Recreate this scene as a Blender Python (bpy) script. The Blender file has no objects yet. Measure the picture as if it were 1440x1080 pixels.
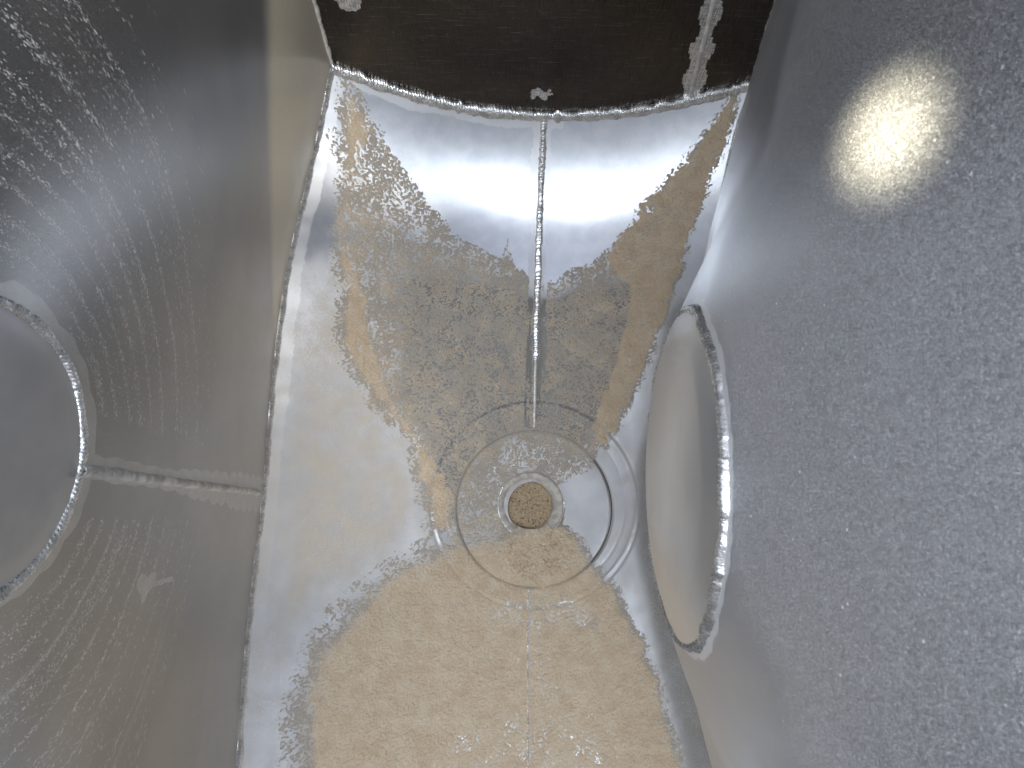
import bpy, math
import numpy as np
from mathutils import Vector, Matrix

# ------------------------------------------------------------------ scene, camera, light
S = bpy.context.scene
S.render.engine = 'CYCLES'
S.view_settings.view_transform = 'Standard'
S.view_settings.look = 'None'
S.view_settings.exposure = 0.12
S.view_settings.gamma = 1.0
col = S.collection
R = math.radians

def rot(rx, ry, rz):
    a, b, c = R(rx), R(ry), R(rz)
    Rx = np.array([[1,0,0],[0,math.cos(a),-math.sin(a)],[0,math.sin(a),math.cos(a)]])
    Ry = np.array([[math.cos(b),0,math.sin(b)],[0,1,0],[-math.sin(b),0,math.cos(b)]])
    Rz = np.array([[math.cos(c),-math.sin(c),0],[math.sin(c),math.cos(c),0],[0,0,1]])
    return Ry @ Rx @ Rz

cam = bpy.data.objects.new('camera', bpy.data.cameras.new('camera'))
col.objects.link(cam)
M4 = Matrix(rot(11.2682, -0.16115, 1.8314).tolist()).to_4x4()
M4.translation = Vector((-0.05107, -0.03517, 0.0))
cam.matrix_world = M4
cam.data.sensor_fit = 'HORIZONTAL'
cam.data.sensor_width = 36.0
cam.data.lens = 36.0 * 968.203 / 1440.0
cam.data.clip_start = 0.01
cam.data.clip_end = 50
cam.data.dof.use_dof = True
cam.data.dof.focus_distance = 1.3
cam.data.dof.aperture_fstop = 26.0
S.camera = cam

W = bpy.data.worlds.new('World'); S.world = W; W.use_nodes = True
nt = W.node_tree; nt.nodes.clear()
def wn(t): return nt.nodes.new(t)
geo = wn('ShaderNodeTexCoord'); sep = wn('ShaderNodeSeparateXYZ')
nt.links.new(geo.outputs['Generated'], sep.inputs[0])
mr = wn('ShaderNodeMapRange'); mr.inputs['From Min'].default_value = -1; mr.inputs['From Max'].default_value = 1
nt.links.new(sep.outputs['Z'], mr.inputs['Value'])
cr = wn('ShaderNodeValToRGB')
cr.color_ramp.elements[0].position = 0.50; cr.color_ramp.elements[0].color = (0.050, 0.042, 0.036, 1)
cr.color_ramp.elements[1].position = 1.0;  cr.color_ramp.elements[1].color = (0.85, 0.92, 1.08, 1)
e = cr.color_ramp.elements.new(0.80); e.color = (0.30, 0.29, 0.30, 1)
nt.links.new(mr.outputs[0], cr.inputs[0])
bg = wn('ShaderNodeBackground'); wo = wn('ShaderNodeOutputWorld')
nt.links.new(cr.outputs[0], bg.inputs[0]); bg.inputs[1].default_value = 1.1
nt.links.new(bg.outputs[0], wo.inputs[0])

def area(name, loc, target, size, power, color, size_y=None, shape='ELLIPSE', spread=180):
    l = bpy.data.lights.new(name, 'AREA'); l.energy = power; l.color = color
    l.shape = shape; l.size = size; l.size_y = size_y or size; l.spread = R(spread)
    o = bpy.data.objects.new(name, l); col.objects.link(o); o.location = loc
    o.rotation_euler = (Vector(target) - Vector(loc)).to_track_quat('-Z', 'Y').to_euler()
    return o
# daylight through the hatch above; the warm spots after it are added
area('hatch_daylight', (-0.18, -0.55, 1.00), (-0.1, 0.4, -1.6), 1.30, 21, (0.86, 0.93, 1.0), 0.13)
sp = bpy.data.lights.new('added_glow_spot', 'SPOT'); sp.energy = 120; sp.color = (1.0, .90, .64); sp.spot_size = R(6.0); sp.spot_blend = 1.0; sp.shadow_soft_size = .012  # added unseen spot that makes the warm patch on the right wall
so = bpy.data.objects.new('added_glow_spot', sp); col.objects.link(so); so.location = (-.20, -.09, .09)
so.rotation_euler = (Vector((.104, .128, -.258))-so.location).to_track_quat('-Z', 'Y').to_euler()

s2 = bpy.data.lights.new('warm_low_fill', 'SPOT'); s2.energy = 30; s2.color = (1.0, .92, .78); s2.spot_size = R(20); s2.spot_blend = 1.0; s2.shadow_soft_size = .03  # added spot standing in for warm bounce off the powder
so2 = bpy.data.objects.new('warm_low_fill', s2); col.objects.link(so2); so2.location = (.05, -.35, .45)
so2.rotation_euler = (Vector((-.42, .08, -1.45))-so2.location).to_track_quat('-Z', 'Y').to_euler()

s3 = bpy.data.lights.new('warm_side_fill', 'SPOT'); s3.energy = 330; s3.color = (1.0, .95, .86); s3.spot_size = R(30); s3.spot_blend = 1.0; s3.shadow_soft_size = .05  # added fill to lift the upper left wall
so3 = bpy.data.objects.new('warm_side_fill', s3); col.objects.link(so3); so3.location = (.25, .05, .50)
so3.rotation_euler = (Vector((-.46, .52, -.92))-so3.location).to_track_quat('-Z', 'Y').to_euler()

# ------------------------------------------------------------------ numpy helpers
rng = np.random.default_rng(7)
def vnoise(x, y, seed=0):
    """smooth value noise in [0,1]"""
    g = np.random.default_rng(seed).random((257, 257)).astype(np.float32)
    xi = np.floor(x).astype(int); yi = np.floor(y).astype(int)
    fx = x - xi; fy = y - yi
    fx = fx*fx*(3-2*fx); fy = fy*fy*(3-2*fy)
    x0 = xi % 256; y0 = yi % 256; x1 = (x0+1) % 256; y1 = (y0+1) % 256
    return (g[x0,y0]*(1-fx)+g[x1,y0]*fx)*(1-fy) + (g[x0,y1]*(1-fx)+g[x1,y1]*fx)*fy
def fbm(x, y, seed=0, octs=4, gain=0.5):
    s = 0; a = 1; t = 0
    for k in range(octs):
        s = s + a*vnoise(x*2**k + 17.3*k, y*2**k - 9.1*k, seed+k); t += a; a *= gain
    return s/t
def uniform(a):
    """rank-equalise an array to [0,1]"""
    s = np.sort(a.ravel()[::7]); return np.searchsorted(s, a).astype(np.float32)/len(s)
def sstep(a, b, x):
    t = np.clip((x-a)/(b-a), 0, 1); return t*t*(3-2*t)
def sdf(poly, x, y):
    """signed distance to a closed polygon, positive inside"""
    p = np.array(poly, float); q = np.roll(p, -1, 0)
    d = np.full(np.shape(x), 1e9); ins = np.zeros(np.shape(x), bool)
    for (ax, ay), (bx, by) in zip(p, q):
        ex, ey = bx-ax, by-ay
        t = np.clip(((x-ax)*ex+(y-ay)*ey)/(ex*ex+ey*ey+1e-12), 0, 1)
        d = np.minimum(d, (x-ax-t*ex)**2+(y-ay-t*ey)**2)
        c = ((ay > y) != (by > y)) & (x < (bx-ax)*(y-ay)/(by-ay+1e-12)+ax)
        ins ^= c
    return np.where(ins, 1, -1)*np.sqrt(d)
def segd(pts, x, y):
    d = np.full(np.shape(x), 1e9)
    for (ax, ay), (bx, by) in zip(pts[:-1], pts[1:]):
        ex, ey = bx-ax, by-ay
        t = np.clip(((x-ax)*ex+(y-ay)*ey)/(ex*ex+ey*ey+1e-12), 0, 1)
        d = np.minimum(d, (x-ax-t*ex)**2+(y-ay-t*ey)**2)
    return np.sqrt(d)

def mesh_np(name, V, Q, mat, parent=None, smooth=True, attrs=None):
    me = bpy.data.meshes.new(name)
    V = np.ascontiguousarray(V, np.float32).reshape(-1, 3); Q = np.ascontiguousarray(Q, np.int32)
    me.vertices.add(len(V)); me.vertices.foreach_set('co', V.ravel())
    n = Q.shape[1]
    me.loops.add(Q.size); me.loops.foreach_set('vertex_index', Q.ravel())
    me.polygons.add(len(Q)); me.polygons.foreach_set('loop_start', np.arange(len(Q), dtype=np.int32)*n)
    me.update(calc_edges=True)
    me.polygons.foreach_set('use_smooth', np.full(len(Q), smooth))
    for k, a in (attrs or {}).items():
        at = me.attributes.new(k, 'FLOAT', 'POINT'); at.data.foreach_set('value', np.ascontiguousarray(a, np.float32).ravel())
    me.materials.append(mat); me.update()
    o = bpy.data.objects.new(name, me); col.objects.link(o)
    if parent: o.parent = parent
    return o
def grid_faces(nu, nv, wrap=False, flip=False):
    i, j = np.meshgrid(np.arange(nu if wrap else nu-1), np.arange(nv-1), indexing='ij')
    a = i*nv+j; b = ((i+1) % nu)*nv+j
    q = np.stack([a, b, b+1, a+1], -1).reshape(-1, 4)
    return q[:, ::-1] if flip else q
def thing(name, label, cat, loc=(0, 0, 0), kind=None):
    o = bpy.data.objects.new(name, None); col.objects.link(o)
    o['label'] = label; o['category'] = cat
    if kind: o['kind'] = kind
    return o

# ------------------------------------------------------------------ hopper geometry (metres)
FZ, FA, FB, FC = 1.6, 0.77508, 0.32789, 0.19996
E, SE = 0.83943, 0.01208
ZE = -FZ + FB*E*E
YS = -0.80                                     # near end of the modelled trough
# the far slope is rolled more tightly just below the end sheet
_gy = np.linspace(0, .95, 400)
_sl = 1.8*(_gy-.69)*np.clip((_gy-.36)/.20, 0, 1)**2
_ex = np.cumsum(_sl)*(_gy[1]-_gy[0])
_ex = _ex - np.interp(E, _gy, _ex)*np.clip(_gy/E, 0, 2)**2
def floor_z(x, y):
    return -FZ + FA*x*x + np.where(y > 0, FB, FC)*y*y + np.where(y > 0, np.interp(y, _gy, _ex), 0)
WL = dict(s=-1, T=R(5.40791), A=.42258, C=.48104, k=.25003, n1=-.3032, n0=-.25166)
# the near sheet is pressed slightly hollow on both shoulders of the cone
WR = dict(hol=1.0, s=1, T=R(-1.59849), A=.06454, C=.46542, k=.21062, n1=.18993, n0=.34214)
RC = 0.10873
def frame(w):
    s, T = w['s'], w['T']
    a = np.array([s*math.cos(T), 0, -math.sin(T)]); e_ = np.array([s*math.sin(T), 0, math.cos(T)])
    return np.array([s*w['A'], 0, -w['C']]), a, e_
def wall_depth(w, r, y):
    d = w['k']*(r-RC) + np.maximum(np.abs(y)-RC*.7, 0)**2*np.where(y > 0, w['n1'], w['n0'])
    if 'hol' in w:
        d = d + np.where(y > 0, .030*sstep(.07, .26, y)*(1-sstep(.55, .84, y)), .019*sstep(.07, .24, -y)*(1-sstep(.42, .62, -y)))
    return d
def wall_pt(w, r, th):
    C, a, e_ = frame(w); r, th = np.broadcast_arrays(r, th)
    ee = r*np.cos(th); y = r*np.sin(th)
    return C + wall_depth(w, r, y)[..., None]*a + ee[..., None]*e_ + y[..., None]*np.array([0, 1., 0])
def wall_F(w, X):
    C, a, e_ = frame(w); d = X-C; r = np.hypot(d@e_, d[..., 1])
    return d@a - wall_depth(w, r, d[..., 1])
def floor_edge(w, Y):
    """where wall w meets the floor sheet"""
    Y = np.atleast_1d(np.asarray(Y, float)); lo = np.zeros(len(Y)); hi = np.full(len(Y), 1.3)
    for _ in range(40):
        m = (lo+hi)/2; x = w['s']*m
        f = wall_F(w, np.stack([x, Y, floor_z(x, Y)], -1)); lo = np.where(f < 0, m, lo); hi = np.where(f < 0, hi, m)
    x = w['s']*lo
    return np.stack([x, Y, floor_z(x, Y)], -1)
def end_y(z): return E + SE*(z-ZE)

# ------------------------------------------------------------------ materials
class NG:
    def __init__(s, name):
        s.m = bpy.data.materials.new(name); s.m.use_nodes = True; s.t = s.m.node_tree; s.t.nodes.clear()
        s.out = s.n('ShaderNodeOutputMaterial'); s.b = s.n('ShaderNodeBsdfPrincipled')
        s.l(s.b.outputs[0], s.out.inputs[0])
    def n(s, t, **k):
        x = s.t.nodes.new(t)
        for a, v in k.items(): setattr(x, a, v)
        return x
    def l(s, a, b): s.t.links.new(a, b)
    def val(s, x, i):
        if isinstance(x, (int, float)): i.default_value = x
        elif isinstance(x, tuple): i.default_value = x if len(x) == len(i.default_value) else x+(1,)
        else: s.l(x, i)
    def math(s, op, a, b=0.0, c=0.0, clamp=False):
        x = s.n('ShaderNodeMath', operation=op); x.use_clamp = clamp
        for i, v in enumerate((a, b, c)): s.val(v, x.inputs[i])
        return x.outputs[0]
    def ramp(s, v, a, b, c=0.0, d=1.0, mode='SMOOTHSTEP'):
        x = s.n('ShaderNodeMapRange', interpolation_type=mode); x.clamp = True
        for i, q in enumerate((v, a, b, c, d)): s.val(q, x.inputs[i])
        return x.outputs[0]
    def mix(s, f, a, b):
        x = s.n('ShaderNodeMix', data_type='RGBA'); s.val(f, x.inputs[0]); s.val(a, x.inputs[6]); s.val(b, x.inputs[7])
        return x.outputs[2]
    def attr(s, n): return s.n('ShaderNodeAttribute', attribute_name=n).outputs['Fac']
    def obj(s): return s.n('ShaderNodeTexCoord').outputs['Object']
    def comb(s, x, y, z=0.0):
        c = s.n('ShaderNodeCombineXYZ')
        for i, v in enumerate((x, y, z)): s.val(v, c.inputs[i])
        return c.outputs[0]
    def scale(s, v, sc):
        m = s.n('ShaderNodeMapping'); s.l(v, m.inputs[0]); m.inputs['Scale'].default_value = sc
        return m.outputs[0]
    def noise(s, v, sc, det=3, rough=.55, dist=0):
        x = s.n('ShaderNodeTexNoise'); s.l(v, x.inputs['Vector'])
        x.inputs['Scale'].default_value = sc; x.inputs['Detail'].default_value = det
        x.inputs['Roughness'].default_value = rough; x.inputs['Distortion'].default_value = dist
        return x.outputs['Fac']
    def voro(s, v, sc, feature='F1'):
        x = s.n('ShaderNodeTexVoronoi', feature=feature); s.l(v, x.inputs['Vector']); x.inputs['Scale'].default_value = sc
        return x
    def bump(s, h, st, dist, prev=None):
        x = s.n('ShaderNodeBump'); s.val(st, x.inputs['Strength']); x.inputs['Distance'].default_value = dist; s.l(h, x.inputs['Height'])
        if prev is not None: s.l(prev, x.inputs['Normal'])
        return x.outputs[0]
    def set(s, **k):
        for a, v in k.items(): s.val(v, s.b.inputs[a.replace('_', ' ')])

def scratches(g, v, sc, stretch, ang, th=.72):
    """sparse short hairline scratches, as a 0..1 factor"""
    m = g.n('ShaderNodeMapping'); g.l(v, m.inputs[0]); m.inputs['Rotation'].default_value = (0, 0, ang)
    m.inputs['Scale'].default_value = (1, stretch, 1)
    n = g.noise(m.outputs[0], sc, 2, .5, .6)
    w = g.noise(v, sc*.08, 2)
    return g.math('MULTIPLY', g.ramp(n, th, th+.05), g.ramp(w, .45, .6))

def mat_floor():
    g = NG('floor_aluminium'); o = g.obj()
    fine = g.noise(g.scale(o, (1, .35, 1)), 900, 2)
    mid = g.noise(o, 26, 4)
    film = g.attr('film'); clean = g.attr('clean')
    edge = g.noise(o, 90, 3)
    cl = g.ramp(g.math('ADD', clean, g.math('MULTIPLY', g.math('SUBTRACT', edge, .5), .012)), -.0008, .0012)
    sp = g.math('ADD', g.noise(o, 480, 3, .75), g.math('MULTIPLY', g.math('SUBTRACT', g.noise(o, 22, 3), .5), .35))
    dust = g.math('MULTIPLY', film, g.math('ADD', .16, g.math('MULTIPLY', .95, g.ramp(g.math('ADD', sp, g.math('MULTIPLY', film, .20)), .56, .70))), clamp=True)
    sc = g.math('MULTIPLY', g.attr('abr'), g.ramp(g.noise(g.scale(o, (1, 1, 1)), 520, 3, .75, 1.0), .55, .62))
    metal = g.mix(g.ramp(mid, .3, .7), (.70, .73, .78), (.80, .82, .86))
    metal = g.mix(g.math('MULTIPLY', cl, .8), metal, (.90, .91, .93))
    metal = g.mix(g.math('MULTIPLY', g.attr('dulled'), .8), metal, (.40, .39, .39))
    metal = g.mix(g.ramp(g.attr('dulled'), .68, .95, 0, .8), metal, (.17, .168, .165))  # darkest where a dim reflection is painted into the metal
    c = g.mix(dust, metal, (.70, .60, .455))
    c = g.mix(g.math('MULTIPLY', sc, .85), c, (.97, .96, .98))
    dulled = g.attr('dulled')
    g.set(Base_Color=c, Metallic=g.math('SUBTRACT', .97, g.math('ADD', g.math('MULTIPLY', dulled, .35), g.math('ADD', g.math('MULTIPLY', dust, .95), g.math('MULTIPLY', sc, .35))), clamp=True))
    tg = g.comb(1.0, 0.0, 0.0); g.l(tg, g.b.inputs['Tangent']); g.set(Anisotropic=.85)
    ro = g.math('ADD', g.ramp(fine, .3, .7, .28, .38), g.math('ADD', g.math('MULTIPLY', dulled, .16), g.math('MULTIPLY', dust, .4)))
    ro = g.math('ADD', ro, g.math('MULTIPLY', cl, .12)); g.set(Roughness=ro)
    b = g.bump(g.noise(o, 11, 2), .05, .01); b = g.bump(fine, .25, .0006, b); b = g.bump(dust, .35, .0010, b)
    g.set(Normal=b); return g.m

def flecks(g, vec, dens, rad=.34, soft=.10):
    """separate crisp flecks: one per voronoi cell, present where its random number is under dens"""
    v = g.voro(vec, 1.0); k = g.n('ShaderNodeSeparateColor'); g.l(v.outputs['Color'], k.inputs[0])
    rr_ = g.math('MULTIPLY', g.math('ADD', .45, k.outputs[1]), rad)
    shape = g.ramp(g.math('SUBTRACT', v.outputs['Distance'], rr_), -soft, 0, 1, 0)
    on = g.math('LESS_THAN', k.outputs[0], dens)
    return g.math('MULTIPLY', g.math('MULTIPLY', shape, on), g.math('ADD', .5, g.math('MULTIPLY', k.outputs[2], .5)))

def mat_left():
    g = NG('side_sheet_aluminium'); o = g.obj()
    r = g.attr('rad'); a = g.attr('arc'); y = g.attr('ycoord'); cl0 = g.attr('clean')
    # abrasion rings worn round the cap: dashes that follow the circumference
    warp = g.math('MULTIPLY', g.math('SUBTRACT', g.noise(g.comb(r, a), 9, 2), .5), .014)
    rw = g.math('ADD', r, warp)
    band = g.noise(g.comb(g.math('MULTIPLY', rw, 38), g.math('MULTIPLY', a, 1.1)), 1, 5, .68)
    wide = g.noise(g.comb(g.math('MULTIPLY', rw, 11), g.math('MULTIPLY', a, .8)), 1, 2)
    dash = g.noise(g.comb(g.math('MULTIPLY', rw, 900), g.math('MULTIPLY', a, 260)), 1, 2, .6, .5)
    reach = g.math('MULTIPLY', g.ramp(r, .125, .15), g.ramp(r, .30, .55, 1, 0))
    ym = g.ramp(g.math('ADD', g.math('ABSOLUTE', g.math('SUBTRACT', y, .001)), g.math('MULTIPLY', g.math('SUBTRACT', dash, .5), .02)), .043, .052)
    reach = g.math('MULTIPLY', reach, ym)
    dens = g.math('ADD', g.math('MULTIPLY', g.math('MULTIPLY', g.ramp(band, .52, .62), g.ramp(wide, .3, .6, .55, 1)), .8), .07)
    for rad_, wd_, am_ in ((.152, .005, .6), (.175, .006, .7), (.205, .005, .8), (.232, .006, .6), (.262, .005, .8), (.30, .005, .7), (.345, .005, .8), (.385, .004, .5), (.425, .006, .9), (.475, .005, .8), (.56, .004, .5)):
        dens = g.math('ADD', dens, g.ramp(g.math('ABSOLUTE', g.math('SUBTRACT', rw, rad_)), 0, wd_*1.1, am_*1.3, 0))
    dens = g.math('MULTIPLY', dens, reach)
    f1 = flecks(g, g.comb(g.math('MULTIPLY', rw, 480), g.math('MULTIPLY', a, 170)), dens, .36)
    f2 = flecks(g, g.comb(g.math('MULTIPLY', rw, 800), g.math('MULTIPLY', a, 380), 4.0), g.math('MULTIPLY', dens, .9), .42)
    mark = g.math('MAXIMUM', f1, f2)
    line = g.math('MULTIPLY', g.math('MULTIPLY', g.ramp(g.noise(g.comb(g.math('MULTIPLY', rw, 42), g.math('MULTIPLY', a, .5)), 1, 1), .66, .72), ym), g.ramp(r, .2, .9, .35, .0))
    mark = g.math('MAXIMUM', g.math('MULTIPLY', mark, .8), g.math('MULTIPLY', line, g.ramp(dash, .4, .6)))
    edge = g.noise(o, 60, 2)
    cl = g.ramp(g.math('ADD', cl0, g.math('MULTIPLY', g.math('SUBTRACT', edge, .5), .004)), -.0004, .0008)
    cl = g.math('MULTIPLY', cl, g.ramp(g.noise(o, 45, 3), .2, .7, .55, .9))
    hs = g.math('MAXIMUM', scratches(g, o, 30, 26, .35, .67), scratches(g, g.comb(g.attr('rad'), g.attr('ycoord')), 24, 30, 1.2, .68))
    fine = g.noise(o, 1500, 2)
    c = g.mix(g.ramp(g.noise(o, 7, 3), .35, .65), (.37, .375, .385), (.43, .43, .435))
    c = g.mix(g.math('MULTIPLY', g.ramp(fine, .5, .8), .12), c, (.8, .8, .8))
    lit = g.math('MULTIPLY', g.attr('lit_tan'), g.ramp(g.noise(o, 300, 3, .7), .2, .7, .75, 1))
    c = g.mix(lit, c, (.80, .72, .56))  # warm light painted over the metal as lighter tan
    c = g.mix(g.math('MULTIPLY', cl, .7), c, (.74, .74, .72))
    c = g.mix(mark, c, (.96, .96, .96))
    c = g.mix(g.math('MULTIPLY', hs, .5), c, (.8, .8, .8))
    g.set(Base_Color=c, Metallic=g.math('SUBTRACT', .78, g.math('ADD', g.math('MULTIPLY', mark, .8), g.math('ADD', g.math('MULTIPLY', lit, .55), g.math('MULTIPLY', cl, .45))), clamp=True))
    g.set(Roughness=g.math('ADD', g.ramp(fine, .3, .7, .27, .35), g.math('MULTIPLY', mark, .3)))
    g.set(Normal=g.bump(g.noise(o, 14, 2), .05, .01, g.bump(fine, .2, .0004))); return g.m

def mat_right():
    g = NG('near_side_sheet_aluminium'); o = g.obj()
    cl0 = g.attr('clean'); fib = g.attr('fibre')
    v1 = g.noise(o, 1100, 2, .6, 2.0)
    big = g.noise(o, 12, 3)
    f1 = g.ramp(v1, .50, .60); u = g.attr('ucoord'); y = g.attr('ycoord')
    wu = g.math('ADD', u, g.math('MULTIPLY', g.noise(o, 200, 1), .004)); wy = g.math('ADD', y, g.math('MULTIPLY', g.noise(o, 170, 1), .004))
    fa = flecks(g, g.comb(g.math('MULTIPLY', wu, 2100), g.math('MULTIPLY', wy, 950)), .40, .40)
    fb = flecks(g, g.comb(g.math('MULTIPLY', wu, 950), g.math('MULTIPLY', wy, 2100), 7.0), .35, .40)
    fc = flecks(g, g.comb(g.math('MULTIPLY', g.math('ADD', wu, wy), 1350), g.math('MULTIPLY', g.math('SUBTRACT', wu, wy), 650), 3.0), .35, .4)
    f = g.math('MULTIPLY', g.math('MAXIMUM', g.math('MULTIPLY', f1, .35), g.math('MULTIPLY', g.math('MAXIMUM', fa, g.math('MAXIMUM', fb, fc)), .8)), fib)
    vo = g.voro(o, 150); keep = g.n('ShaderNodeSeparateColor'); g.l(vo.outputs['Color'], keep.inputs[0])
    dots = g.math('MULTIPLY', g.ramp(vo.outputs['Distance'], .07, .11, 1, 0), g.math('GREATER_THAN', keep.outputs[0], .80))
    dots = g.math('MULTIPLY', dots, fib)
    cl = g.ramp(g.math('ADD', cl0, g.math('MULTIPLY', g.math('SUBTRACT', g.noise(o, 120, 3), .5), .006)), -.0004, .0006)
    c = g.mix(g.ramp(big, .3, .7), (.60, .615, .65), (.66, .675, .71))
    c = g.mix(g.math('MULTIPLY', f, .62), c, (.92, .93, .95))
    c = g.mix(g.math('MULTIPLY', dots, 1.0), c, (1.0, 1.0, 1.0))
    c = g.mix(g.math('MULTIPLY', cl, .7), c, (.80, .80, .80))
    g.set(Base_Color=c, Metallic=g.math('SUBTRACT', .88, g.math('ADD', g.math('MULTIPLY', f, .5), g.math('ADD', g.math('MULTIPLY', dots, .5), g.math('MULTIPLY', cl, .4))), clamp=True))
    g.set(Roughness=g.math('ADD', .38, g.math('MULTIPLY', f, .22)))
    g.set(Normal=g.bump(f, .35, .0006, g.bump(g.noise(o, 9, 2), .06, .01))); return g.m

def mat_cap(dark):
    g = NG('cap_aluminium'); o = g.obj()
    br = g.noise(g.scale(o, (1, .05, 1)), 700, 2); big = g.noise(o, 18, 3)
    c = g.mix(g.ramp(big, .3, .7), (.60, .60, .61) if dark else (.80, .80, .80), (.68, .68, .69) if dark else (.86, .86, .86))
    g.set(Base_Color=c, Metallic=.85 if dark else .90, Roughness=g.ramp(br, .3, .7, .36, .46) if dark else g.ramp(br, .3, .7, .29, .35))
    g.set(Normal=g.bump(big, .05, .004, g.bump(br, .05, .0002))); return g.m

def mat_end():
    g = NG('dark_end_sheet'); o = g.obj()
    br = g.noise(g.scale(o, (1, 1, .04)), 900, 2); big = g.noise(o, 5, 3)
    cl0 = g.attr('clean')
    cl = g.ramp(g.math('ADD', cl0, g.math('MULTIPLY', g.math('SUBTRACT', g.noise(o, 140, 3), .5), .004)), -.0004, .0006)
    cl = g.math('MULTIPLY', cl, g.ramp(g.noise(g.scale(o, (.2, 1, 1)), 240, 2), .3, .65, .55, 1))
    sw = g.n('ShaderNodeMapping'); g.l(o, sw.inputs[0]); sw.inputs['Rotation'].default_value = (R(90), 0, 0)
    h1 = scratches(g, sw.outputs[0], 14, 44, .25, .65); h2 = scratches(g, sw.outputs[0], 20, 34, -.12, .66)
    pits = g.ramp(g.noise(o, 260, 1), .76, .79)
    c = g.mix(g.ramp(big, .3, .7), (.075, .066, .058), (.10, .088, .078))
    c = g.mix(g.math('MULTIPLY', g.ramp(br, .45, .75), .05), c, (.3, .28, .26))
    c = g.mix(g.math('MULTIPLY', g.math('MAXIMUM', h1, h2), .25), c, (.7, .68, .66))
    c = g.mix(g.math('MULTIPLY', pits, .5), c, (.7, .7, .7))
    c = g.mix(cl, c, (.80, .79, .78))
    g.set(Base_Color=c, Metallic=g.math('SUBTRACT', 1.0, g.math('MULTIPLY', cl, .5)), Roughness=g.ramp(br, .3, .7, .24, .32))
    g.set(Normal=g.bump(br, .15, .0004, g.bump(big, .04, .01))); return g.m

def mat_weld(base=.78, rough=.28, met=1.0, tint=(1, 1, 1), name='weld_metal'):
    g = NG(name); o = g.obj(); n = g.noise(o, 500, 3, .7); d = g.noise(o, 60, 3)
    f = g.ramp(d, .35, .65)
    c = g.mix(f, tuple(base*.72*t for t in tint), tuple(base*t for t in tint))
    g.set(Base_Color=c, Metallic=met, Roughness=g.ramp(n, .3, .7, rough-.06, rough+.12), Normal=g.bump(n, .5, .0008)); return g.m

def mat_powder():
    g = NG('tan_powder'); o = g.obj()
    n = g.noise(o, 650, 4, .75); m = g.noise(o, 30, 4, .6); s = g.noise(o, 240, 2)
    sh = g.attr('pale')
    c = g.mix(g.ramp(m, .3, .7), (.74, .575, .40), (.83, .69, .51))
    c = g.mix(g.math('MULTIPLY', g.ramp(n, .55, .75), .35), c, (.84, .72, .55))
    c = g.mix(g.math('MULTIPLY', g.ramp(s, .72, .78), .45), c, (.34, .22, .13))
    gn = g.noise(o, 420, 3, .75)
    c = g.mix(g.math('MULTIPLY', g.ramp(g.math('ADD', gn, g.math('MULTIPLY', g.attr('thin'), .30)), .56, .66), .80), c, (.45, .43, .405))
    g.set(Base_Color=c, Roughness=.95, Specular_IOR_Level=.15)
    g.set(Normal=g.bump(g.noise(o, 380, 4, .7), .8, .003)); return g.m

def mat_plug():
    g = NG('outlet_powder'); o = g.obj()
    n = g.noise(o, 500, 4, .75); s = g.noise(o, 170, 3, .7)
    c = g.mix(g.ramp(n, .3, .7), (.50, .38, .25), (.70, .56, .38))
    c = g.mix(g.math('MULTIPLY', g.ramp(s, .57, .63), .85), c, (.12, .07, .04))
    g.set(Base_Color=c, Roughness=.95, Specular_IOR_Level=.15, Normal=g.bump(n, .8, .002)); return g.m

M_floor, M_left, M_right, M_end = mat_floor(), mat_left(), mat_right(), mat_end()
M_capL, M_capR = mat_cap(True), mat_cap(False)
M_weld = mat_weld(.95, .24, .85); M_weld_dull = mat_weld(.92, .45, .45, (1, .97, .92), 'dull_weld_metal')
M_powder, M_plug = mat_powder(), mat_plug()
M_lip = mat_weld(.66, .55, .15, (1, .92, .80), 'outlet_lip_metal')

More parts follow.
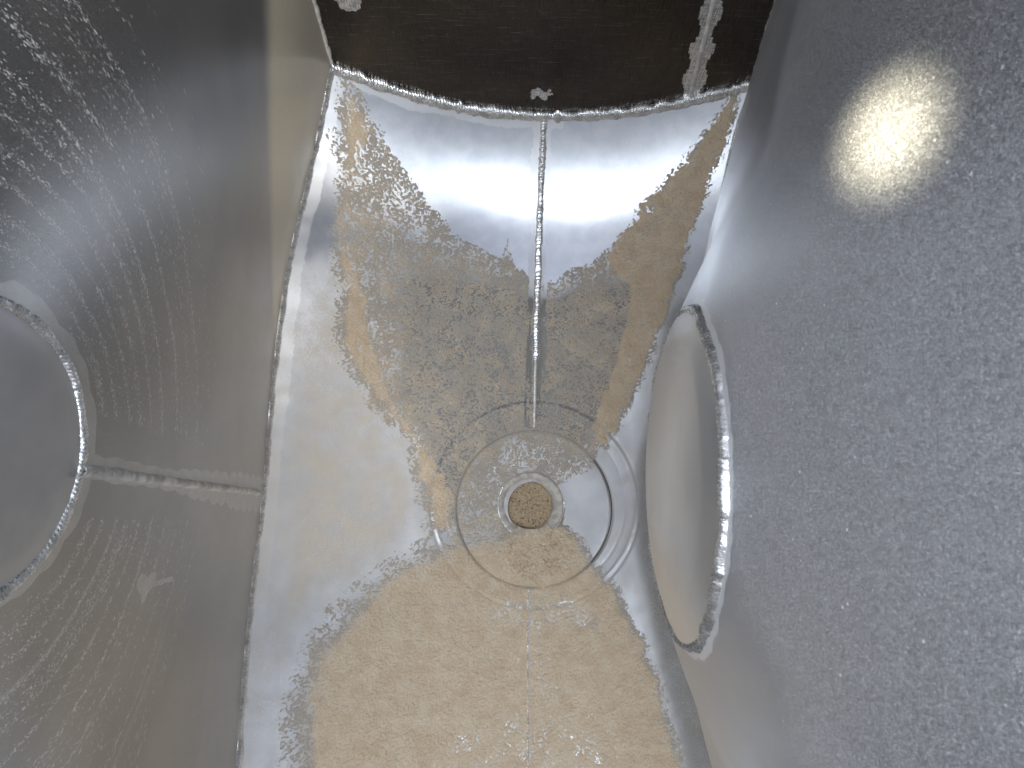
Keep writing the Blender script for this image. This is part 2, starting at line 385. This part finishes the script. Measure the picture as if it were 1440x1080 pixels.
# ------------------------------------------------------------------ weld bead
def bead(name, pts, nrm, wid, hgt, mat, parent, pitch=.0042, seed=0, nose=.9, rag=.18, closed=False):
    """a rippled fillet of overlapping puddles swept along pts; nrm is the outward normal at each point"""
    P = np.array(pts, float); N = np.array(nrm, float)
    if N.ndim == 1: N = np.repeat(N[None], len(P), 0)
    L = np.r_[0, np.cumsum(np.linalg.norm(np.diff(P, axis=0), axis=1))]
    n = int(L[-1]/.0009)+2; s = np.linspace(0, L[-1], n)
    P = np.stack([np.interp(s, L, P[:, k]) for k in range(3)], -1)
    N = np.stack([np.interp(s, L, N[:, k]) for k in range(3)], -1); N /= np.linalg.norm(N, axis=1)[:, None]
    k = 9; ker = np.hanning(k+2)[1:-1]; ker /= ker.sum()
    T = np.gradient(P, axis=0); T /= np.linalg.norm(T, axis=1)[:, None]
    N -= (N*T).sum(1)[:, None]*T; N /= np.linalg.norm(N, axis=1)[:, None]
    B = np.cross(T, N)
    m = 11; u = np.linspace(-1, 1, m)
    wv = 1 + rag*(vnoise(s/.012, s*0+3.3, seed)-.5)*2 + rag*.5*(vnoise(s/.004, s*0+9.1, seed+1)-.5)*2
    hv = 1 + .35*(vnoise(s/.018, s*0+1.7, seed+2)-.5)*2
    ctr = (vnoise(s/.03, s*0+5.5, seed+3)-.5)*wid*.35
    jit = (vnoise(s/.02, s*0+7.7, seed+4)-.5)*1.4
    ph = s[:, None]/pitch + jit[:, None] - nose*(1-u[None]**2)*.9
    saw = ph-np.floor(ph)
    rip = (saw**1.5)*(1-saw**12)
    prof = np.sqrt(np.clip(1-np.abs(u)**2.4, 0, 1))[None]
    h = hgt*hv[:, None]*prof*(.72+.42*rip) + hgt*.14*(vnoise(s[:, None]/.0022+0*u[None], u[None]*3+0*s[:, None]+20, seed+5)-.5)*prof
    h -= .0016*(1-prof)
    off = ctr[:, None] + wid*wv[:, None]*u[None]*(1+.10*(rip-.5))
    V = P[:, None]+B[:, None]*off[..., None]+N[:, None]*h[..., None]
    return mesh_np(name, V, grid_faces(n, m), mat, parent)

# ------------------------------------------------------------------ HOPPER FLOOR
floor = thing('hopper_trough', 'silvery curved trough floor with the round outlet in its middle', 'hopper floor')
DC = np.array([.012, -.003]); DR = .1765
def floor_surf(x, y):
    """trough floor with the shallow pressed ring round the outlet and weld dents near the left edge"""
    r = np.hypot(x-DC[0], y-DC[1]-.012)
    z = floor_z(x, y)
    z = z + .0007*np.exp(-((r-.226)/.0035)**2) - .0009*np.exp(-((r-.233)/.0035)**2) - .0010*(1-sstep(.195, .235, r))
    z = z - .0003*np.exp(-((r-.203)/.003)**2)
    xl = np.interp(y, EY, EXL); d = x-xl
    z = z + .0035*np.exp(-(d/.03)**2)*(vnoise(y/.035, y*0+2, 61)-.5)*sstep(-.1, .3, y)
    z = z + .002*(vnoise(x/.16+7, y/.2+5, 62)-.5)
    return z
EY = np.linspace(YS-.02, E+.05, 240)
EXL = floor_edge(WL, EY)[:, 0]; EXR = floor_edge(WR, EY)[:, 0]
seam_up = [(.0085, DR+.004), (.006, .45), (.0044, E)]
seam_dn = [(.004, -DR-.006), (.0107, -.53), (.012, YS)]

def floor_attrs(x, y):
    # brushed margins beside the seams and welds: signed distance, positive inside
    wob = .010*(np.round(vnoise(y/.03, x*0, 71)*3)/3-.35)
    cu = .017+wob-np.abs(x-np.interp(y, [.17, E], [.006, .006])+.004)
    cu = np.where((y > .20) & (y < E), cu, -.02)
    xl = np.interp(y, EY, EXL); xr = np.interp(y, EY, EXR)
    ce = .026+.008*(vnoise(y/.05, y*0+8, 72)-.5)-(x-xl)
    cend = .020+.010*(vnoise(x/.07, x*0+4, 73)-.5)-np.abs(E-y)
    cend = np.where(x < .05, cend, -.02)
    cb = np.where((y < -.30), .010-np.abs(x+.015), -.02)
    clean = np.maximum.reduce([cu, ce, cend, cb])
    film = np.maximum(.30*sstep(.55, .30, y)+.03, sstep(-.03, .10, sdf(FILM, x, y)+.01)*.66)
    film = np.maximum(film, sstep(-.015, .03, sdf(LOWER, x, y))*.75)
    film = np.maximum(film, sstep(-.01, .03, sdf(UPPER, x, y))*.35)
    film = np.maximum(film, .25*sstep(.30, .20, np.hypot(x-.05, y)))
    abr = sstep(.60, .80, y)*(.35+.65*sstep(.1, .35, np.abs(x)))*.9
    abr = np.maximum(abr, .55*sstep(.09, .03, x-xl)*sstep(.0, -.35, y))
    abr = np.maximum(abr, .45*sstep(.07, .02, xr-x))
    abr = abr*sstep(.35, .65, fbm(x/.05, y/.03, 77, 3))
    dulled = sstep(.0, .06, sdf(UPPER, x, y))*sstep(.62, .45, y)*sstep(-.42, -.25, x)  # dimmer floor reflections painted in as darker, less metallic metal
    xr_ = np.interp(y, EY, EXR)
    dulled = np.maximum(dulled, .95*sstep(.14, .03, xr_-x)*sstep(.62, .40, y))  # strip by the right wall: its dark reflection painted in
    dulled = np.maximum(dulled, .65*sstep(.34, .24, np.hypot(x-.02, y)))
    dulled = np.maximum(dulled, .66*sstep(.45, -.15, y)*sstep(-.12, -.34, x))
    dulled = dulled*(1-.95*sstep(-.02, .01, sdf(SHINE, x, y)))
    return dict(clean=clean, film=film, abr=abr, dulled=dulled)

UPPER = [(-0.4137,0.826),(-0.3862,0.8166),(-0.3479,0.7647),(-0.3067,0.7307),(-0.2483,0.6693),(-0.1861,0.6057),(-0.1218,0.5794),(-0.0806,0.5575),(-0.0663,0.6181),(-0.0458,0.5446),(-0.0088,0.5218),(0.0357,0.5167),(0.0755,0.5383),(0.123,0.5524),(0.1753,0.5987),(0.2234,0.6702),(0.2644,0.7021),(0.3281,0.757),(0.3624,0.7994),(0.3826,0.8387),(0.3969,0.8207),(0.3922,0.755),(0.366,0.7038),(0.3548,0.6393),(0.3252,0.5461),(0.3077,0.4898),(0.2827,0.417),(0.2504,0.2945),(0.2072,0.2001),(0.1695,0.1357),(0.1386,0.087),(0.0912,0.0537),(0.0429,0.0362),(-0.0652,-0.1407),(-0.1618,-0.0966),(-0.2257,-0.0519),(-0.245,0.0252),(-0.2731,0.1337),(-0.3418,0.1975),(-0.4,0.2736),(-0.4255,0.3288),(-0.4197,0.447),(-0.4431,0.5393),(-0.4267,0.6383),(-0.4326,0.7133)]
R_THICK = [(0.3826,0.8387),(0.3969,0.8207),(0.3922,0.755),(0.366,0.7038),(0.3548,0.6393),(0.3252,0.5461),(0.3077,0.4898),(0.2827,0.417),(0.2504,0.2945),(0.2072,0.2001),(0.1695,0.1357),(0.1368,0.1842),(0.166,0.2812),(0.2084,0.4069),(0.204,0.4997),(0.154,0.563),(0.2234,0.6702),(0.2644,0.7021),(0.3281,0.757),(0.3624,0.7994)]
L_THICK = [(-0.4137,0.826),(-0.3862,0.8166),(-0.3479,0.7647),(-0.3625,0.7096),(-0.39,0.6625),(-0.4042,0.5501),(-0.363,0.4598),(-0.3467,0.3431),(-0.2993,0.2257),(-0.2027,0.1068),(-0.1512,0.0135),(-0.1618,-0.0966),(-0.2257,-0.0519),(-0.245,0.0252),(-0.2731,0.1337),(-0.3418,0.1975),(-0.4,0.2736),(-0.4255,0.3288),(-0.4197,0.447),(-0.4431,0.5393),(-0.4267,0.6383),(-0.4326,0.7133)]
LOWER = [(-0.0682,-0.0551),(-0.148,-0.0575),(-0.2382,-0.0951),(-0.3076,-0.1435),(-0.3583,-0.1933),(-0.4041,-0.2535),(-0.4418,-0.297),(-0.4506,-0.3534),(-0.4401,-0.5041),(-0.43,-0.8),(0.32,-0.8),(0.3277,-0.5042),(0.2946,-0.3577),(0.2501,-0.2593),(0.201,-0.1608),(0.1481,-0.1026),(0.0925,-0.0343),(0.0602,-0.0194)]
LOWER_THIN = [(-0.1932,-0.5408),(-0.1422,-0.4547),(-0.0254,-0.4016),(0.0333,-0.2873),(0.0952,-0.3693),(0.1823,-0.43),(0.1932,-0.5429),(0.1623,-0.8),(-0.1828,-0.8)]
FILM = [(-0.5379,0.3876),(-0.4171,0.5877),(-0.3054,0.4411),(-0.2054,0.1708),(-0.1951,-0.051),(-0.2791,-0.1435),(-0.4067,-0.2263),(-0.4442,-0.3289),(-0.5019,-0.3948),(-0.5326,-0.2189),(-0.5322,0.0087)]
SHINE = [(-0.0625,-0.2164),(-0.0764,-0.2609),(0.0486,-0.2722),(0.0792,-0.2416),(0.1703,-0.2656),(0.1557,-0.2228),(0.0629,-0.1826),(-0.0318,-0.1887)]
SHINEB = [(-0.034,-0.1167),(-0.0411,-0.1478),(0.0388,-0.1561),(0.0459,-0.1142)]

# sheet: rays from the outlet disc out to the four sides
nth, nr = 900, 240
th = np.linspace(0, 2*np.pi, nth, endpoint=False)
dx, dy = np.cos(th), np.sin(th)
tt = np.linspace(DR, 1.4, 700)
px_ = DC[0]+tt[None]*dx[:, None]; py_ = DC[1]+tt[None]*dy[:, None]
inside = (px_ > np.interp(py_, EY, EXL)-.012) & (px_ < np.interp(py_, EY, EXR)+.012) & (py_ < E+.012) & (py_ > YS)
tmax = tt[np.maximum(np.argmax(~inside, axis=1), 1)]
f = np.linspace(0, 1, nr)**1.25
rr = DR + (tmax[:, None]-DR)*f[None]
X = DC[0]+rr*dx[:, None]; Y = DC[1]+rr*dy[:, None]
Z = floor_surf(X, Y)
Z = Z - .0022*np.exp(-((rr-DR)/.0022)**2)
mesh_np('floor_sheet', np.stack([X, Y, Z], -1), grid_faces(nth, nr, True), M_floor, floor, attrs=floor_attrs(X, Y))

# outlet disc
LR, HR = .074, .0535
nr2 = 90
f = np.linspace(0, 1, nr2)
rr = HR+.006 + (DR-HR-.006)*f[None]+0*th[:, None]
X = DC[0]+rr*dx[:, None]; Y = DC[1]+rr*dy[:, None]
Z = floor_z(X*.6, Y*.6) - .006*(1-sstep(.075, DR, rr)) - .002
Z = Z - .0022*np.exp(-((rr-DR)/.0022)**2) 
at = floor_attrs(X, Y); at['film'] = np.clip(.50-.28*sstep(-.02, .09, (X-.02)*.85+(Y+.02)*.1)*sstep(.15, .02, Y), .05, .8)
at['clean'] = X*0-.02; at['abr'] = X*0; at['dulled'] = .66+0*X
disc = mesh_np('outlet_disc', np.stack([X, Y, Z], -1), grid_faces(nth, nr2, True), M_floor, floor, attrs=at)
# scribed line across the disc towards the upper right
def on_disc(x, y): return float(floor_z(np.array(x*.6), np.array(y*.6)))-.004
a0, a1 = (.048, .062), (.098, .150)
pts = [(a0[0]+(a1[0]-a0[0])*t, a0[1]+(a1[1]-a0[1])*t) for t in np.linspace(0, 1, 20)]
bead('disc_seam', [(x, y, on_disc(x, y)-.0035*(1-i/19)) for i, (x, y) in enumerate(pts)], (0, 0, 1), .0028, .0012, M_lip, disc, .006, 5, rag=.1)

# lip ring round the hole and the pipe stub below it
prof = [(HR+.0235, -.010), (HR+.0215, -.0045), (HR+.018, -.0030), (HR+.010, -.0050), (HR+.003, -.0085), (HR, -.0125), (HR-.0006, -.020), (HR-.001, -.075)]
pr = []
for (r0, z0), (r1, z1) in zip(prof[:-1], prof[1:]):
    for t in np.linspace(0, 1, 5)[:-1]: pr.append((r0+(r1-r0)*t, z0+(z1-z0)*t))
pr = np.array(pr+[prof[-1]])
irr = 1+.012*(vnoise(th*9/2/np.pi*6, th*0, 81)-.5)
HC = np.array([.002, .003])
LCX = HC[0]+.004; 
V = np.stack([HC[0]+(pr[:, 0][None]*irr[:, None])*dx[:, None]+.004*sstep(HR, HR+.02, pr[:, 0])[None],
              HC[1]+(pr[:, 0][None]*irr[:, None])*dy[:, None]+0*pr[:, 0][None],
              -FZ+pr[:, 1][None]+.0008*vnoise(th*20, th*0, 82)[:, None]+0*pr[:, 0][None]], -1)
lip = mesh_np('outlet_lip', V, grid_faces(nth, len(pr), True, True), M_lip, floor)
# bright worn rim of the lip, left side and lower right
for a0_, a1_, sd in ((R(150), R(248), 3), (R(-62), R(8), 4)):
    tb = np.linspace(a0_, a1_, 60); rb = HR+.0225
    bead('lip_rim', np.stack([HC[0]+.004+rb*np.cos(tb), HC[1]+rb*np.sin(tb), tb*0-FZ-.0045], -1), (0, 0, 1), .0022, .0018, M_weld, lip, .012, sd, rag=.4)

# seams and perimeter welds of the floor
def floor_line(pts, n=120, dz=0.0, extra=None):
    pts = np.array(pts); L = np.r_[0, np.cumsum(np.linalg.norm(np.diff(pts, axis=0), axis=1))]; s = np.linspace(0, L[-1], n)
    x = np.interp(s, L, pts[:, 0]); y = np.interp(s, L, pts[:, 1])
    return np.stack([x, y, floor_surf(x, y)+dz], -1)
bead('seam_weld', floor_line([(.006, .335), (.0044, E)], 200), (0, -.3, 1), .0088, .0058, M_weld, floor, .0095, 11)
bead('seam_weld', floor_line([(.0085, DR+.004), (.006, .335)], 120), (0, -.1, 1), .0040, .0018, M_weld_dull, floor, .0068, 12)
bead('seam_weld', floor_line(seam_dn, 200), (0, 0, 1), .0026, .0046, M_weld, floor, .0075, 13)

def edge_weld(w, y0, y1, name, mat, wid, hgt, seed):
    yy = np.linspace(y0, y1, 260); p = floor_edge(w, yy)
    p[:, 2] = floor_surf(p[:, 0], p[:, 1])
    return bead(name, p, (-w['s']*.75, 0, .7), wid, hgt, mat, floor, .0045, seed)
edge_weld(WL, YS, E, 'edge_weld', M_weld, .0100, .0060, 21)
edge_weld(WR, YS, E, 'edge_weld', M_weld, .0055, .0034, 22)
xx = np.linspace(float(floor_edge(WL, [E])[0, 0]), float(floor_edge(WR, [E])[0, 0]), 260)
zz = floor_surf(xx, xx*0+E)
bead('end_weld', np.stack([xx, end_y(zz)-.002, zz+.002], -1), (0, -.75, .7), .0120, .0070, M_weld, floor, .006, 23, rag=.3)

# ------------------------------------------------------------------ SIDE WALLS
def trim_radius(w, th, rmax, pad=.012):
    """radius at which the sheet runs into the floor, the end plate or the open near end"""
    lo = np.full(th.shape, RC); hi = np.full(th.shape, rmax)
    def ok(r):
        X = wall_pt(w, r, th)
        return (X[..., 2] > floor_z(X[..., 0], X[..., 1])-pad) & (X[..., 1] < end_y(X[..., 2])+pad) & (X[..., 1] > YS-.1)
    rs = np.linspace(RC, rmax, 900); out = np.full(th.shape, rmax); done = np.zeros(th.shape, bool)
    for r in rs:
        bad = ~ok(np.full(th.shape, r)) & ~done
        out[bad] = r; done |= bad
    return out
def wall_sheet(w, mat, parent, attrs_fn, nth, nr, rmax):
    # sample directions finely near the camera-facing part
    th = np.linspace(0, 2*np.pi, nth, endpoint=False)
    rm = trim_radius(w, th, rmax)
    f = np.linspace(0, 1, nr)**1.5
    r = RC-.004+(rm[:, None]-RC+.004)*f[None]; T = th[:, None]+0*r
    V = wall_pt(w, r, T)
    return mesh_np('cone_sheet', V, grid_faces(nth, nr, True), mat, parent, attrs=attrs_fn(r, T))

lw = thing('tank_baffle', 'dark grey conical side sheet abraded with arc scratches round a flat disc', 'tank wall')
def attrs_left(r, T):
    ee, y = r*np.cos(T), r*np.sin(T)
    sc = .017+.0045*np.abs(np.sin(ee*62))+.007*(vnoise(ee/.05, ee*0+1, 91)-.5)
    cs = np.where(ee < 0, sc*(.55+.9*sstep(.2, .7, -ee))-np.abs(y), -.02)
    cr_ = (.010+.012*sstep(.3, -1, np.cos(T+.5))+.006*(vnoise(T*7, T*0+4, 92)-.5)+.004*np.abs(np.sin(T*12)))-(r-RC)
    blotch = .014+.004*np.sin(3*np.arctan2(y+.1193, ee+.3146))-np.hypot((ee+.3146)*.55, y+.1193)
    tail = .0035-segd([(-.315, -.119), (-.40, -.118)], ee, y)
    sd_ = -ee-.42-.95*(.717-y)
    lit_tan = 1.0*sstep(-.025, .055, sd_)*(1-.30*sstep(.06, .3, sd_))*sstep(-.02, .30, y)  # warm lit strip above the floor edge, painted into the sheet colour
    lit_tan = np.maximum(lit_tan, .32*sstep(.35, .85, -ee))  # weaker tan towards the floor
    return dict(lit_tan=lit_tan, rad=r, arc=(T-np.pi)*.30, ycoord=y, clean=np.maximum.reduce([cs, cr_, blotch, tail]))
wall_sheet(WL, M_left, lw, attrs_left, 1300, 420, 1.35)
def rtheta(w, pts, dz=0):
    pts = np.array(pts); r = np.hypot(pts[:, 0], pts[:, 1]); T = np.arctan2(pts[:, 1], pts[:, 0]); C, a, e_ = frame(w)
    return wall_pt(w, r, T)-a*dz
def wall_bead(w, name, pts, wid, hgt, mat, parent, **k):
    C, a, e_ = frame(w); return bead(name, rtheta(w, pts), -a, wid, hgt, mat, parent, **k)
wall_bead(WL, 'radial_seam_weld', [(-.100-.735*t, -.0045+.008*t) for t in np.linspace(0, 1, 80)], .0062, .0072, M_weld_dull, lw, pitch=.003, seed=31, rag=.08)
def ring_pts(n=240, r=RC, a0=0, a1=2*np.pi): 
    t = np.linspace(a0, a1, n); return np.stack([r*np.cos(t), r*np.sin(t)], -1)
wall_bead(WL, 'ring_weld', ring_pts(), .0052, .0040, M_weld, lw, pitch=.0040, seed=32)
def cap(w, mat, parent, hgt, name, knuckle=.35):
    C, a, e_ = frame(w); t = np.linspace(0, 2*np.pi, 360, endpoint=False); q = np.linspace(0, 1, 60)
    # knuckled dish: turned-in rim, then a shallow crown
    hh = hgt*(knuckle*sstep(1, .80, q)+(1-knuckle)*(1-q**2)**1.0)
    rr = (RC-.001)*q
    V = C - (hh[None, :, None]+.0005)*a + (rr[None]*np.cos(t)[:, None])[..., None]*e_ + (rr[None]*np.sin(t)[:, None])[..., None]*np.array([0, 1., 0])
    return mesh_np(name, V, grid_faces(360, 60, True), mat, parent)
cap(WL, M_capL, lw, .006, 'flat_cap', .2)

rw = thing('tank_baffle', 'pale speckled conical side sheet with a domed cap, close on the right', 'tank wall')
def attrs_right(r, T):
    ee, y = r*np.cos(T), r*np.sin(T)
    cr_ = (.0075+.003*(vnoise(T*9, T*0+4, 95)-.5)+.0015*np.abs(np.sin(T*16)))-(r-RC)
    X = wall_pt(WR, r, T)
    low = sdf([(-.20, .7), (-.02, .40), (.06, .14), (.10, .075), (.115, .03), (.108, -.03), (.115, -.07), (.145, -.10), (.125, -.14), (.11, -.2), (.08, -.8), (-2, -.8), (-2, .9), (-.3, .9)], ee, y)
    return dict(clean=cr_, fibre=1-.9*sstep(-.012, .02, low), ucoord=ee, ycoord=y)
wall_sheet(WR, M_right, rw, attrs_right, 1300, 420, 1.35)
wall_bead(WR, 'ring_weld', ring_pts(), .0046, .0034, M_weld, rw, pitch=.0026, seed=42, rag=.3)
cap(WR, M_capR, rw, .016, 'domed_cap', .10)

# ------------------------------------------------------------------ END WALL
ewall = thing('end_plate', 'dark brown-black upright end sheet above the far edge of the floor', 'tank wall')
nx, nz = 900, 600
xs = np.linspace(-.95, .95, nx); zs = np.linspace(-1.46, -.1, nz)
Xg, Zg = np.meshgrid(xs, zs, indexing='ij')
keep_lo = floor_z(Xg, Xg*0+E)-.01
Zc = np.maximum(Zg, keep_lo)
sxc = np.interp(Zc, [-1.33, -1.0168, -.1], [.3105, .2751, .17])
segs = np.where(Zc < -1.13, .020, .016)+.004*np.round(np.sin(Zc*70)*1)
clean = segs-np.abs(Xg-sxc)
sm1 = .016+.030*(fbm(Xg/.012, Zc/.012, 161, 3)-.5)-np.hypot((Xg+.0071)*.75, Zc+1.2968)
sm2 = .026+.02*(fbm(Xg/.02, Zc/.02, 165, 3)-.5)-np.hypot(Xg+.3564, (Zc+1.045)*.7)
clean = np.maximum.reduce([clean, sm1, sm2])
mesh_np('end_sheet', np.stack([Xg, end_y(Zc)+.006, Zc], -1), grid_faces(nx, nz, False, False), M_end, ewall, attrs=dict(clean=clean))
zb = np.linspace(-1.33, -.5, 120)
bead('seam_weld', np.stack([np.interp(zb, [-1.33, -1.0168, -.1], [.3105, .2751, .17]), end_y(zb)+.006, zb], -1), (0, -1, 0), .0055, .0035, M_weld_dull, ewall, .0035, 51, rag=.12)
for w, sd in ((WL, 52), (WR, 53)):
    zb = np.linspace(float(floor_edge(w, [E])[0, 2]), -.45, 200); lo = np.zeros(200); hi = np.full(200, 1.6)
    for _ in range(40):
        m = (lo+hi)/2; X3 = np.stack([w['s']*m, end_y(zb), zb], -1); fx = wall_F(w, X3); lo = np.where(fx < 0, m, lo); hi = np.where(fx < 0, hi, m)
    bead('corner_weld', np.stack([w['s']*lo, end_y(zb)+.004, zb], -1), (-w['s']*.6, -.8, 0), .0062, .005, M_weld_dull, ewall, .004, sd, rag=.3)

# ------------------------------------------------------------------ POWDER
h = .0013
gx = np.arange(-.60, .46, h); gy = np.arange(-.66, E, h)
X, Y = np.meshgrid(gx, gy, indexing='ij')
warpx = .012*(fbm(X/.035, Y/.035, 101, 4)-.5)*2; warpy = .012*(fbm(X/.035+9, Y/.035+4, 104, 4)-.5)*2
Xw, Yw = X+warpx, Y+warpy
up = sdf(UPPER, Xw, Yw); rt = sdf(R_THICK, Xw, Yw); lt = sdf(L_THICK, Xw, Yw); lo_ = sdf(LOWER, Xw, Yw)
thin = sdf(LOWER_THIN, X+3*warpx, Y+3*warpy); film = sdf(FILM, X, Y)
den = np.zeros_like(X)
den = np.maximum(den, .60*sstep(-.002, .010, up))
upl = sstep(.50, .62, Y)*sstep(.0, -.1, X)
den = np.where(up > 0, den-.04*upl, den)
den = np.maximum(den, 1.05*sstep(-.012, .014, rt))
den = np.maximum(den, (.86-.22*sstep(.55, .45, np.abs(Y-.62)+.4))*sstep(-.02, .035, lt))
soft = sstep(.02, -.12, X)*sstep(.0, -.10, Y)
den = np.maximum(den, (.90+.2*sstep(.02, .12, lo_))*(sstep(-.004, .03, lo_)*(1-soft)+sstep(-.035, .075, lo_)*soft))
den = den-.30*sstep(-.05, .05, thin)
for P_, a_ in ((SHINE, .42), (SHINEB, .25)):
    den = den-a_*sstep(-.012, .012, sdf(P_, X+2*warpx, Y+2*warpy))
dr = np.hypot(X-DC[0], Y-DC[1])
patch0 = sstep(.42, .58, fbm(X/.014, Y/.014, 181, 3))
den = den-.9*np.exp(-((X-.245)/.035)**2-((Y-.655-.4*(X-.245))/.010)**2)*patch0
# weld line stays partly bare; right side of the disc is swept clean
den = den-.5*sstep(.007, .003, np.abs(X-.005))*(Y > .3)
patch = sstep(.35, .6, fbm(X/.008+3, Y/.06, 177, 3))
den = den-.75*patch*(sstep(.012, .008, np.abs(X-.021))*(Y > .18)*(Y < .56)+sstep(.008, .005, np.abs(X+.009))*(Y > .18)*(Y < .56))
den = den-.5*patch*sstep(.008, .005, np.abs(X+.012))*sstep(-.30, -.34, Y)*sstep(-.5, -.42, Y)
den = den-.45*sstep(.0045, .002, np.abs(dr-DR))
den = den-.22*sstep(.006, .002, np.abs(np.hypot(X-DC[0], Y-DC[1]-.012)-.231))
n1 = uniform(fbm(X/.0040, Y/.0036, 111, 3, .7)); n2 = uniform(fbm(X/.045, Y/.045, 115, 4, .6)); n4 = uniform(fbm(X/.016, Y/.016, 121, 2)); n3 = uniform(vnoise(X/.0021, Y/.0021, 119))
N = uniform(.55*n1+.20*n2+.22*n4+.22*n3)
hgt = den-N
surf = np.where(dr < DR, floor_z(X*.6, Y*.6)-.006*(1-sstep(.075, DR, dr))-.002, floor_surf(X, Y))
up_h = np.clip(hgt, -.2, 1.2)
amp = .0016+.0016*sstep(.7, 1.1, den)
grain = (fbm(X/.0045, Y/.0045, 131, 3, .7)-.5)
Z = surf + .0004 + np.sign(up_h)*np.abs(up_h)**.6*amp + grain*.0022*sstep(0, .3, up_h)
hd = np.hypot(X-HC[0]-.003, Y-HC[1])
# a heap sliding into the hole
hr_ = np.hypot(X-HC[0]-.003, Y-HC[1])
heap = sstep(.10, .06, np.hypot(X-.02, Y+.085))
lump = fbm(X/.012, Y/.010, 151, 4, .7)-.5
near = sstep(HR+.034, HR+.018, hd)*sstep(.0, -.022, Y-.25*(X-.02))
Z = np.where(near > .5, np.maximum(Z, -FZ-.0015+.004*lump), Z)
up_h = np.maximum(up_h, near*.5)
Z = Z + heap*(.004+.010*lump)*sstep(.0, .2, up_h) + .0045*lump*sstep(.4, 1.0, up_h)
ok = (up_h > -.015) & ((den > .04) | (near > .1)) & (hr_ > HR+.022-.021*sstep(-.01, -.035, Y)*sstep(-.04, -.02, X)*sstep(.06, .04, X)) & (X > np.interp(Y, EY, EXL)+.012) & (X < np.interp(Y, EY, EXR)-.008) & (Y < E-.006)
q = grid_faces(*X.shape)
ok = ok.ravel(); q = q[ok[q].all(1)]
used = np.zeros(X.size, bool); used[q.ravel()] = True; idx = np.cumsum(used)-1
V = np.stack([X, Y, Z], -1).reshape(-1, 3)[used]
blo = fbm(X/.03, Y/.03, 171, 4, .6)
thin_a = np.clip(1.05-sstep(.40, .92, den)+1.1*(blo-.5)-.25*sstep(.0, .03, lt)-.45*sstep(.02, .06, lo_), 0, 1).ravel()[used]*.75
pw = mesh_np('powder_layer', V, idx[q], M_powder, attrs=dict(thin=thin_a))
pw['label'] = 'fine tan powder clinging in patches over the trough floor'; pw['category'] = 'powder'; pw['kind'] = 'stuff'

# powder plugging the outlet hole
t = np.linspace(0, 2*np.pi, 240, endpoint=False); q1 = np.linspace(0, 1, 60)
Xp = HC[0]+HR*q1[None]*np.cos(t)[:, None]; Yp = HC[1]+HR*q1[None]*np.sin(t)[:, None]
Zp = -FZ-.030-.10*(Yp-HC[1]) *1.2+ .012*(fbm(Xp/.011, Yp/.011, 141, 4, .7)-.5)+.003*(vnoise(Xp/.003, Yp/.003, 147)-.5)
pg = mesh_np('powder_plug', np.stack([Xp, Yp, Zp], -1), grid_faces(240, 60, True, False), M_plug)
pg['label'] = 'brown-specked powder filling the round outlet hole'; pg['category'] = 'powder'; pg['kind'] = 'stuff'
